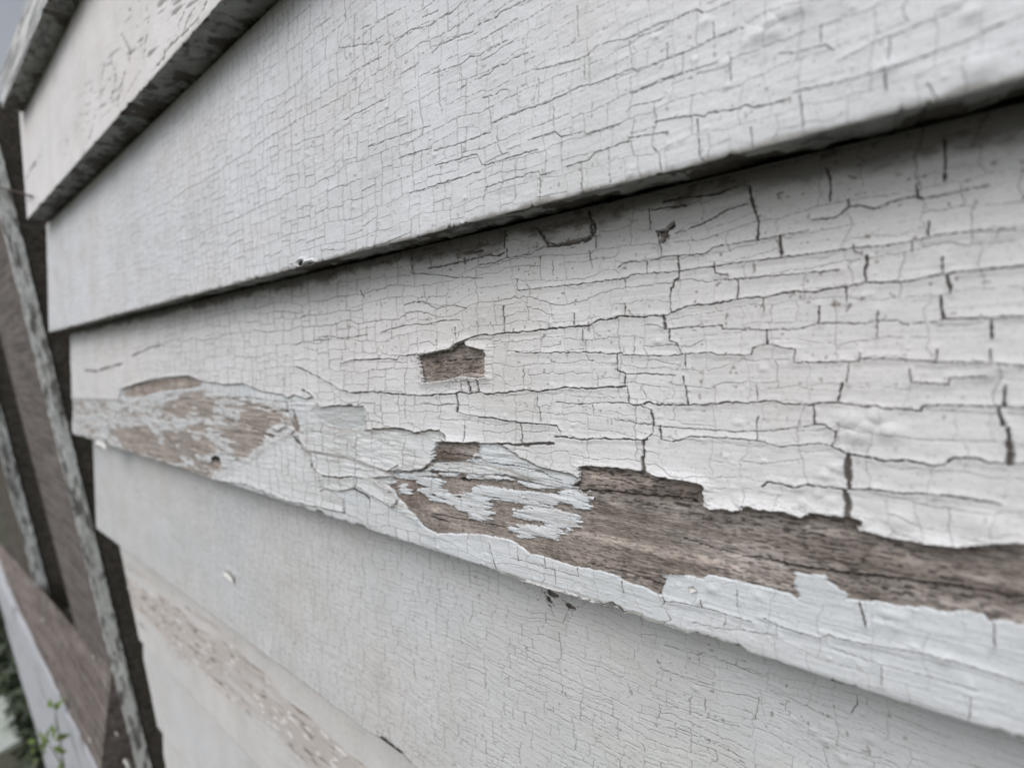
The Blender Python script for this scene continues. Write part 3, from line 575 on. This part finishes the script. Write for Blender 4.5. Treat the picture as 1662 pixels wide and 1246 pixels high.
# ---- the other boards of the wall
def plain(zk, rng_px, rows, lf, name_label, tone, seed, fn=None, wtop=EXP, cw=.012, ch=.006):
    b = Board(zk, rng_px, rows, left=-.935 if zk > G_+.01 else -.9, wtop=wtop)
    b.network(cw, ch, seed, .00010, .4, cup=.00003)
    XX, WW = b.XX, b.WW
    col, hb = base_paint(b, tone, seed+7, 1, .01)
    h = .0005+hb+b.cup+b.bumps([], seed, 160, (-.9, .1), (0, EXP))+.0005*fbm(XX*200, WW*200, seed+5, 3)*np.exp(-WW/.002)
    keep = np.ones(h.shape, bool)
    if fn: col, h, keep = fn(b, col, h, keep)
    h = h-b.crk*.0005
    col = mixc(col, CRACK_DARK, b.crk**1.1*.8)
    col = mixc(col, (.36, .35, .32), ss(EXP-.024, EXP-.002, WW)*.45)  # darker top edge: painted shade of the board above
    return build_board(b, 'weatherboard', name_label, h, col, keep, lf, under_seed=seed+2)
def fnB(b, col, h, keep):
    XX, WW = b.XX, b.WW
    b.traced(B_TR, 0, 1.6)
    n = fbm(XX*40, WW*330+XX*60, 141, 5); streak = ss(.28, .5, n)*ss(.004, .02, WW)*ss(.10, .03, WW)*ss(-.75, -.45, XX)
    col = mixc(col, (.22, .21, .20), streak*.8); h = h-streak*.0004
    b.crk = b.crk*ss(-.35, .12, fbm(XX*55, WW*260, 145, 4))
    return col, h, keep
plain(B_, (1.5, 720), 330, const_left(-.90, -.925, .002, 8), 'bright white weatherboard near the top left with dark flecks and a split lower left corner', (.76, .745, .76), 61, fnB)
def fnA(b, col, h, keep):
    XX, WW = b.XX, b.WW
    f = ss(-.05, .2, fbm(XX*22, WW*350, 151, 5)+.25*fbm(XX*60, WW*900, 152, 3))
    col = mixc(col, (.16, .16, .165), f*.75); h = h-f*.0006
    return col, h, keep
def top_board():
    b = Board(A_, (1.3, 420), 110, left=-.91, wtop=.30*D0)
    XX, WW = b.XX, b.WW; col, hb = base_paint(b, (.66, .67, .68), 71)
    h = .0006+hb+.0008*fbm(XX*200, WW*200, 72, 3)*np.exp(-WW/.003)
    col, h, keep = fnA(b, col, h, np.ones(h.shape, bool))
    return build_board(b, 'weatherboard', 'topmost short weatherboard in the upper left corner, streaked with grey weathering', h, col, keep, const_left(-.893, -.893, .001, 9), under_seed=73)
top_board()
def fnF(b, col, h, keep):
    XX, WW = b.XX, b.WW
    s = (WW/EXP)
    st = ss(-.1, .35, fbm(XX*6, WW*80, 161, 5)+.25*np.exp(-((s-.42)/.22)**2)*3-.28)
    col = mixc(col, (.46, .405, .375), st*.6)
    pit = ss(.22, .38, fbm(XX*60, WW*330, 162, 4))*st; col = mixc(col, (.17, .14, .12), pit*.7)
    fl = ss(.30, .42, fbm(XX*75, WW*240, 163, 4))*st; col = mixc(col, (.66, .66, .66), fl*.7); h = h+fl*.0008-pit*.0008
    return col, h, keep
plain(F_, (1.6, 820), 300, const_left(-.83, -.935, .002, 10), 'weatherboard low on the wall stained brown along its middle with small lifted flakes', (.63, .625, .63), 81, fnF)
plain(G_, (2.5, 520), 150, const_left(-.845, -.945, .002, 11), 'second lowest weatherboard in view, pale and evenly painted beneath the stained one', (.62, .622, .635), 91)
plain(H_, (4, 420), 70, const_left(-.87, -.945, .002, 12), 'lowest weatherboard in view, at the very bottom left beside the dark gap', (.64, .64, .64), 96)

# ---- solids: simple box grids with worn edges
def slab(name, c8, mat_, parent=None, sub=(2, 2, 2), amp=0, col=None, seed=1, fq=60, off=(0, 0, 0)):
    """c8: corners (x0/x1, y0/y1, z0/z1) ordered [x][y][z]; trilinear block, subdivided and slightly worn"""
    c = np.array(c8, float).reshape(2, 2, 2, 3); V = []; Fs = []
    def face(ax, side):
        n = [sub[i] for i in range(3) if i != ax]
        u = np.linspace(0, 1, n[0]+1); v = np.linspace(0, 1, n[1]+1); U, W_ = np.meshgrid(u, v, indexing='ij')
        t = [None]*3; k = [i for i in range(3) if i != ax]; t[ax] = np.full(U.shape, float(side)); t[k[0]] = U; t[k[1]] = W_
        p = 0
        for i in (0, 1):
            for j in (0, 1):
                for q in (0, 1):
                    wgt = (t[0] if i else 1-t[0])*(t[1] if j else 1-t[1])*(t[2] if q else 1-t[2]); p = p+wgt[..., None]*c[i, j, q]
        base = sum(len(a) for a in V); V.append(p.reshape(-1, 3))
        f = grid_faces(n[0]+1, n[1]+1)+base; Fs.append(f if (side ^ (ax == 1)) else f[:, ::-1])
    for ax in range(3):
        for s_ in (0, 1): face(ax, s_)
    P = np.concatenate(V)
    if amp:
        cen = P.mean(0)
        for a in range(3): P[:, a] += amp*fbm(P[:, 0]*fq+P[:, 1]*fq*1.3+a*9, P[:, 2]*fq+P[:, 1]*fq, seed+a, 3)
    cols = None
    if col is not None: cols = col(P)
    return mesh_obj(name, P, np.concatenate(Fs), mat_, parent, cols, smooth=False, off=off)
def box(x0, x1, y0, y1, z0, z1):
    return [(x, y, z) for x in (x0, x1) for y in (y0, y1) for z in (z0, z1)]
d = D0
def flaky(base, under, thr=.1, fx=60, fz=30, seed=1, k=.85):
    def f(P):
        n = fbm(P[:, 0]*fx+P[:, 1]*fx*1.7, P[:, 2]*fz, seed, 5)
        m_ = ss(thr, thr+.12, n)[:, None]; return np.array(base)*(1+.08*fbm(P[:, 1]*200, P[:, 2]*60, seed+3, 3))[:, None]*(1-m_*k)+np.array(under)*m_*k
    return f
# dark studs/sheathing behind the boards
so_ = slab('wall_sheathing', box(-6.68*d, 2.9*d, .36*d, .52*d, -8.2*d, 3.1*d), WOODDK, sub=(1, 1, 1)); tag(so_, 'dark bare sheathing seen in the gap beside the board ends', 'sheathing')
# corner casing: painted edge towards us, bare brown front
t = empty('window_casing', (-6.9*d, -.05*d, -3*d)); tag(t, 'upright window casing beside the board ends with flaking white edge and bare brown front', 'casing')
o3 = (-6.9*d, -.05*d, -3*d)
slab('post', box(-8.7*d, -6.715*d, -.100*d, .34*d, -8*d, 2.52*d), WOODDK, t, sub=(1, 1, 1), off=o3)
slab('painted_edge', box(-6.713*d, -6.697*d, -.106*d, .012*d, -8*d, 2.22*d), PAINT, t, sub=(1, 26, 1500), amp=.0011, fq=130,
     col=flaky((.80, .83, .82), (.15, .14, .13), .10, 210, 42, 203), off=o3)
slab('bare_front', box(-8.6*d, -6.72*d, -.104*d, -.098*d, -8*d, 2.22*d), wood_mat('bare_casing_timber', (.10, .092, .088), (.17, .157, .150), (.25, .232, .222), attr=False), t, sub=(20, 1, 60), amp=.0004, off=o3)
# far casing on the other side of the dark window opening
t = empty('window_casing', (-12.4*d, -.05*d, -3*d)); tag(t, 'far window casing at the left edge with thin flaking whitish side', 'casing')
o3 = (-12.4*d, -.05*d, -3*d)
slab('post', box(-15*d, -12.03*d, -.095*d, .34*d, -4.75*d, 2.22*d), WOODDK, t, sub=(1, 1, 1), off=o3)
slab('painted_edge', box(-12.03*d, -12.0*d, -.12*d, .03*d, -4.75*d, 2.22*d), PAINT, t, sub=(1, 20, 500), amp=.002, fq=60,
     col=flaky((.80, .83, .84), (.15, .145, .14), .0, 150, 26, 213), off=o3)
# recessed sash
t = empty('window_sash', (-10.4*d, .8*d, -2*d)); tag(t, 'dark recessed window sash between the two casings', 'window')
o3 = (-10.4*d, .8*d, -2*d)
gm, n_, l_, bs_ = mat('dark_glass'); bs_.inputs['Base Color'].default_value = (.03, .035, .035, 1); bs_.inputs['Roughness'].default_value = .15
slab('pane', box(-12*d, -8.7*d, .72*d, .76*d, -4.6*d, 2.22*d), gm, t, sub=(1, 1, 1), off=o3)
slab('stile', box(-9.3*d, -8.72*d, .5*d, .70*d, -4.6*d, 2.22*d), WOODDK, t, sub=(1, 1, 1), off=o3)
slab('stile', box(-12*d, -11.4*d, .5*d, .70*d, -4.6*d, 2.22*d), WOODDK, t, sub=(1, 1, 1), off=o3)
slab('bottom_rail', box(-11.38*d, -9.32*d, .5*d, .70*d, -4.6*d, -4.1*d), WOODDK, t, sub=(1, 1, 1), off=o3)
# sloping sill with bare grooved timber on top and a bluish painted apron
t = empty('window_sill', (-9*d, -.3*d, -4.6*d)); tag(t, 'sloping window sill of bare grooved brown timber over a pale blue painted apron', 'window sill')
o3 = (-9*d, -.3*d, -4.6*d)
c8 = [(-17.7*d, -.40*d, -5.1*d), (-17.7*d, -.40*d, -4.86*d), (-17.7*d, .3*d, -5.1*d), (-17.7*d, -.10*d, -4.60*d),
      (-6.72*d, -.40*d, -5.1*d), (-6.72*d, -.40*d, -4.62*d), (-6.72*d, .3*d, -5.1*d), (-6.72*d, -.108*d, -3.56*d)]
sl_ = slab('sloping_top', c8, SILLW, t, sub=(160, 30, 20), amp=.0012, fq=40, off=o3)
slab('apron', box(-16.4*d, -6.74*d, -.42*d, .1*d, -12.5*d, -4.64*d), PAINT, t, sub=(80, 4, 60), amp=.003, fq=14,
     col=flaky((.50, .52, .57), (.22, .22, .23), .34, 20, 16, 223), off=o3)
# loose flakes of paint lying on the sill
def flake(name, px, y, size, parent, seed, tone=(.72, .72, .70), zk=None, out=.0015, ang=0.5, asp=2.2, lift=.4, label=None, plane_y=None):
    rng = np.random.RandomState(seed)
    if zk is not None:
        P, _ = px2xw([px], zk); c = np.array([P[0][0], DEL/EXP*P[0][1]-out, zk+P[0][1]])
    else: c = on_y([px], y)[0]
    n1, n2 = 14, 8; u = np.linspace(-1, 1, n1); v = np.linspace(-1, 1, n2); U, V_ = np.meshgrid(u, v, indexing='ij')
    rad = 1+.25*fbm(U*2+seed, V_*2, seed, 3)
    a = U*size*rad; bb = V_*size/asp*rad; curl = lift*size*(V_**2*.6+U**2*.35)
    ca, sa = math.cos(ang), math.sin(ang)
    X = c[0]+a*ca-bb*sa; Z_ = c[2]+a*sa+bb*ca; Y = c[1]-curl-.0004
    T1 = np.stack([X, Y, Z_], -1).reshape(-1, 3); T2 = T1+np.array([0, .0005, 0])
    f = grid_faces(n1, n2)
    o = (-.45, 0, zk) if zk is not None else c
    oo = mesh_obj(name, np.concatenate([T1, T2]), np.concatenate([f, f[:, ::-1]+n1*n2]), PAINT, parent, np.tile(tone, (2*n1*n2, 1)), off=tuple(o))
    if parent is None: oo.location = o
    return oo
for o in list(sc.objects):      # parts were given coordinates relative to their thing
    pass
bd = {o['label']: o for o in sc.objects if o.name.startswith('weatherboard') and 'label' in o}
pd = [v for k, v in bd.items() if 'long patches' in k][0]; pe = [v for k, v in bd.items() if 'directly below' in k][0]; pb = [v for k, v in bd.items() if 'split lower left' in k][0]
flake('paint_flake', (172, 716), 0, .020, pd, 3, zk=D_, out=.002, ang=-.10, asp=4.5, lift=.25)
flake('paint_flake', (377, 931), 0, .0085, pe, 5, zk=E_, out=.0015, ang=-.25, asp=3.2, lift=.35)
flake('paint_flake', (807, 559), 0, .0011, pd, 6, zk=D_, out=.0012, ang=.1, asp=2, lift=.3)
flake('paint_flake', (852, 803), 0, .0010, pd, 7, zk=D_, out=.0005, ang=.1, asp=1.3, lift=.5)
flake('paint_flake', (1125, 953), 0, .0012, pd, 9, zk=D_, out=.0006, ang=.6, asp=1.3, lift=.5)
def sillpt(px):      # on the sloping sill top
    r = rays([px])[0]; a = np.array(c8[5]); bq = np.array(c8[7]); cq = np.array(c8[3])
    nn = np.cross(bq-a, cq-a); o_ = np.array([0, -D0, 0]); k = nn.dot(a-o_)/nn.dot(r); return o_+r*k
nf = 0
for px, s_ in (((75, 1005), .011), ((193, 1189), .004), ((122, 1142), .007), ((150, 1198), .005), ((212, 1238), .009), ((100, 1088), .004), ((155, 1064), .004), ((175, 1105), .004)):
    c = sillpt(px); o = flake('paint_chip', px, 0, s_, None, 30+nf, ang=-.3-.4*(nf % 3), asp=1.5+.6*(nf % 2), lift=.5)
    me = o.data; co_ = np.empty(len(me.vertices)*3, np.float32); me.vertices.foreach_get('co', co_); o.location = tuple(c+np.array([0, -.0015, .0015]))
    where = ['biggest white paint chip at the back of the sill under the dark window opening', 'round white paint chip low on the brown sill near the casing', 'curled white paint chip at the middle of the sill front edge', 'small dull paint chip at the sill front edge below the curled one',
             'white paint chip at the foot of the casing on the sill', 'small paint chip high on the left of the sill', 'small paint chip at the top of the bare sill beside the casing', 'small paint chip against the casing halfway down the sill'][nf]
    tag(o, where, 'paint chip', 'loose paint chips on the sill'); nf += 1
# bent nail at the corner of the second board
def tube(pts, rads, ns=8):
    V = []; n = len(pts); pts = np.array(pts, float)
    for i in range(n):
        t_ = pts[min(n-1, i+1)]-pts[max(0, i-1)]; t_ /= np.linalg.norm(t_); a = np.cross(t_, [.3, .2, .9]); a /= np.linalg.norm(a); b_ = np.cross(t_, a)
        for k in range(ns):
            th = 2*math.pi*k/ns; V.append(pts[i]+rads[i]*(a*math.cos(th)+b_*math.sin(th)))
    Fq = [(i*ns+k, i*ns+(k+1) % ns, (i+1)*ns+(k+1) % ns, (i+1)*ns+k) for i in range(n-1) for k in range(ns)]
    return np.array(V), np.array(Fq)
rm, n_, l_, bs_ = mat('rusty_iron'); bs_.inputs['Roughness'].default_value = .8; v_ = coords(n_, l_, (1, 1, 1))
l_.new(ramp(n_, l_, noise(n_, l_, v_, 400, 4), [(.3, (.03, .022, .018)), (.7, (.09, .06, .045))]), bs_.inputs['Base Color'])
a = on_y([(44, 318), (26, 311), (5, 304)], -.03*d); a[0][1] += .03*d; a[2][1] -= .06*d
V_, F2 = tube([a[0], a[1], a[2], a[2]+np.array([-.003, -.001, .001])], [.0012, .0013, .0013, .003])
nl = mesh_obj('nail', V_, F2, rm); tag(nl, 'thin rusty nail bridging the gap between the casing and the upper board', 'nail')
# ---- ground, path, shrub
gm, n_, l_, bs_ = mat('soil_and_grass'); v_ = coords(n_, l_, (1, 1, 1)); bs_.inputs['Roughness'].default_value = .95
l_.new(mul(n_, l_, ramp(n_, l_, noise(n_, l_, v_, 1.2, 5), [(.35, (.05, .06, .03)), (.65, (.10, .095, .07))]), ramp(n_, l_, noise(n_, l_, v_, 60, 5), [(.3, (.4, .4, .4)), (.6, (1, 1, 1))])), bs_.inputs['Base Color'])
GZ = -13*d
N = 90; gx = np.sinh(np.linspace(-6.2, 6.2, N))*.5; GXX, GYY = np.meshgrid(gx, gx, indexing='ij')
gz = GZ+.03*fbm(GXX*1.3, GYY*1.3, 300, 4)-.01
g = mesh_obj('ground', np.stack([GXX, GYY, gz], -1).reshape(-1, 3), grid_faces(N, N), gm); tag(g, kind='structure')
cm, n_, l_, bs_ = mat('mossy_concrete'); v_ = coords(n_, l_, (1, 1, 1)); bs_.inputs['Roughness'].default_value = .9
l_.new(mul(n_, l_, ramp(n_, l_, noise(n_, l_, v_, 9, 6), [(.3, (.30, .35, .31)), (.6, (.50, .54, .51))]), ramp(n_, l_, noise(n_, l_, v_, 130, 4), [(.3, (.75, .75, .75)), (.6, (1, 1, 1))])), bs_.inputs['Base Color'])
pth = slab('path', box(-36*d, -23.0*d, -9*d, -.46*d, GZ-.05, GZ+.012), cm, sub=(30, 20, 1), amp=.006, fq=5); tag(pth, kind='structure')
lm, n_, l_, bs_ = mat('leaf_green'); v_ = coords(n_, l_, (1, 1, 1)); bs_.inputs['Roughness'].default_value = .5
l_.new(ramp(n_, l_, noise(n_, l_, v_, 60, 3), [(.3, (.055, .10, .015)), (.7, (.14, .20, .035))]), bs_.inputs['Base Color'])
bs_.inputs['Subsurface Weight'].default_value = 0.0
dm, n_, l_, bs_ = mat('dark_leaf'); v_ = coords(n_, l_, (1, 1, 1)); bs_.inputs['Roughness'].default_value = .45
l_.new(ramp(n_, l_, noise(n_, l_, v_, 25, 3), [(.35, (.015, .022, .010)), (.62, (.05, .07, .03)), (.75, (.28, .30, .27))]), bs_.inputs['Base Color'])
sm_, n_, l_, bs_ = mat('stem_brown'); bs_.inputs['Base Color'].default_value = (.10, .085, .05, 1); bs_.inputs['Roughness'].default_value = .8
def leaf(c, dirv, up, L, W_, fold=.25, n=7):
    dirv = dirv/np.linalg.norm(dirv); s_ = np.cross(dirv, up); s_ /= np.linalg.norm(s_); nn = np.cross(s_, dirv)
    V = []; 
    for i in range(n):
        t_ = i/(n-1); wd = W_*math.sin(math.pi*min(1, t_*1.02+.02))**.8*(1-.35*t_)+1e-5
        wd *= 1+.22*(i % 2)
        ctr = c+dirv*L*t_+nn*(-.35*L*t_*t_)
        V += [ctr-s_*wd+nn*wd*fold, ctr, ctr+s_*wd+nn*wd*fold]
    Fq = []
    for i in range(n-1):
        Fq += [(3*i, 3*i+1, 3*i+4, 3*i+3), (3*i+1, 3*i+2, 3*i+5, 3*i+4)]
    return np.array(V), np.array(Fq)
def join(parts):
    V = []; Fq = []; o = 0
    for v, f in parts: V.append(v); Fq.append(np.asarray(f)+o); o += len(v)
    return np.concatenate(V), np.concatenate(Fq)
rng = np.random.RandomState(4)
# seedling in front of the apron
ZP = 6*d
def at(px, dz=0):
    px = np.asarray(px, float).reshape(-1, 2); z = ZP+np.asarray(dz)*np.ones(len(px)); return rays(px)*(z/F)[:, None]+np.array([0, -D0, 0])
pl = empty('seedling', tuple(at([(105, 1300)])[0])); tag(pl, 'small green seedling with toothed leaves in front of the pale apron', 'plant')
oo = tuple(pl.location)
stem = at([(110, 1330), (106, 1260), (99, 1215), (94, 1180), (90, 1155)])
V_, F2 = tube(stem, [.0016, .0014, .0012, .001, .0007]); mesh_obj('stem', V_, F2, sm_, pl, off=oo)
V_, F2 = tube(at([(107, 1262), (98, 1236), (86, 1216), (78, 1208)]), [.0013, .0011, .0009, .0006]); mesh_obj('stem', V_, F2, sm_, pl, off=oo)
def pxleaf(p0, p1, W_, seed):
    q = rng.uniform(-.012, .012); a, b_ = at([p0, p1], [q, q+rng.uniform(-.006, .006)]); L = np.linalg.norm(b_-a)
    return leaf(a, b_-a, np.array([.5, -1., .45+.3*rng.rand()]), L, W_*L)
specs_all = [((82, 1208), (42, 1196)), ((82, 1206), (38, 1222)), ((84, 1208), (46, 1246)), ((84, 1206), (58, 1188)), ((86, 1205), (90, 1176)), ((88, 1206), (100, 1192)), ((86, 1208), (98, 1218)), ((88, 1150), (74, 1162)), ((90, 1155), (96, 1142)), ((88, 1158), (78, 1170)), ((90, 1155), (84, 1140)),
         ((106, 1258), (120, 1236)), ((106, 1258), (92, 1246)), ((106, 1260), (126, 1254)), ((80, 1206), (66, 1215)), ((62, 1190), (34, 1206)), ((84, 1207), (72, 1190)), ((100, 1225), (112, 1216))]
for p0, p1 in specs_all[::2]+specs_all[1:6:2]:
    for q0, q1 in ((.25, .62), (.6, .95)):
        a0 = (p0[0]+(p1[0]-p0[0])*q0, p0[1]+(p1[1]-p0[1])*q0); r_ = rng.uniform(-.9, .9); L_ = 11+7*rng.rand(); th = math.atan2(p1[1]-p0[1], p1[0]-p0[0])+r_
        V_, F2 = pxleaf(a0, (a0[0]+L_*math.cos(th), a0[1]+L_*math.sin(th)), .25, 0); mesh_obj('leaf', V_, F2, lm, pl, off=oo)
# dark shrub beyond the apron, along the foot of the wall
sh = empty('shrub', (-25*d, .7*d, GZ)); tag(sh, 'dark leafy shrub beyond the sill at the foot of the wall', 'shrub'); oo = tuple(sh.location)
parts = []; tw = []
for i in range(2600):
    t_ = rng.rand(); base = on_y([(0, 1020)], .2*d)[0]
    c = np.array([rng.uniform(-34, -17.2)*d, rng.uniform(-.50, .30)*d, GZ+rng.rand()**.8*(2.6+2.0*rng.rand())*d])
    parts.append(leaf(c, rng.normal(size=3)+np.array([0, -.5, .3]), rng.normal(size=3)+np.array([0, 0, 1.5]), rng.uniform(.03, .075), rng.uniform(.010, .022), n=4))
V_, F2 = join(parts); mesh_obj('foliage', V_, F2, dm, sh, off=oo)
for i in range(14):
    x = rng.uniform(-33, -18)*d; y = rng.uniform(-.2, .2)*d; tw.append(0); V_, F2 = tube([(x, y, GZ-.02), (x+rng.uniform(-.05, .05), y, GZ+.2), (x+rng.uniform(-.15, .15), y-.02, GZ+.45)], [.006, .005, .002]); mesh_obj('stem', V_, F2, sm_, sh, off=oo)
# place parts: meshes were written relative to the thing's location already
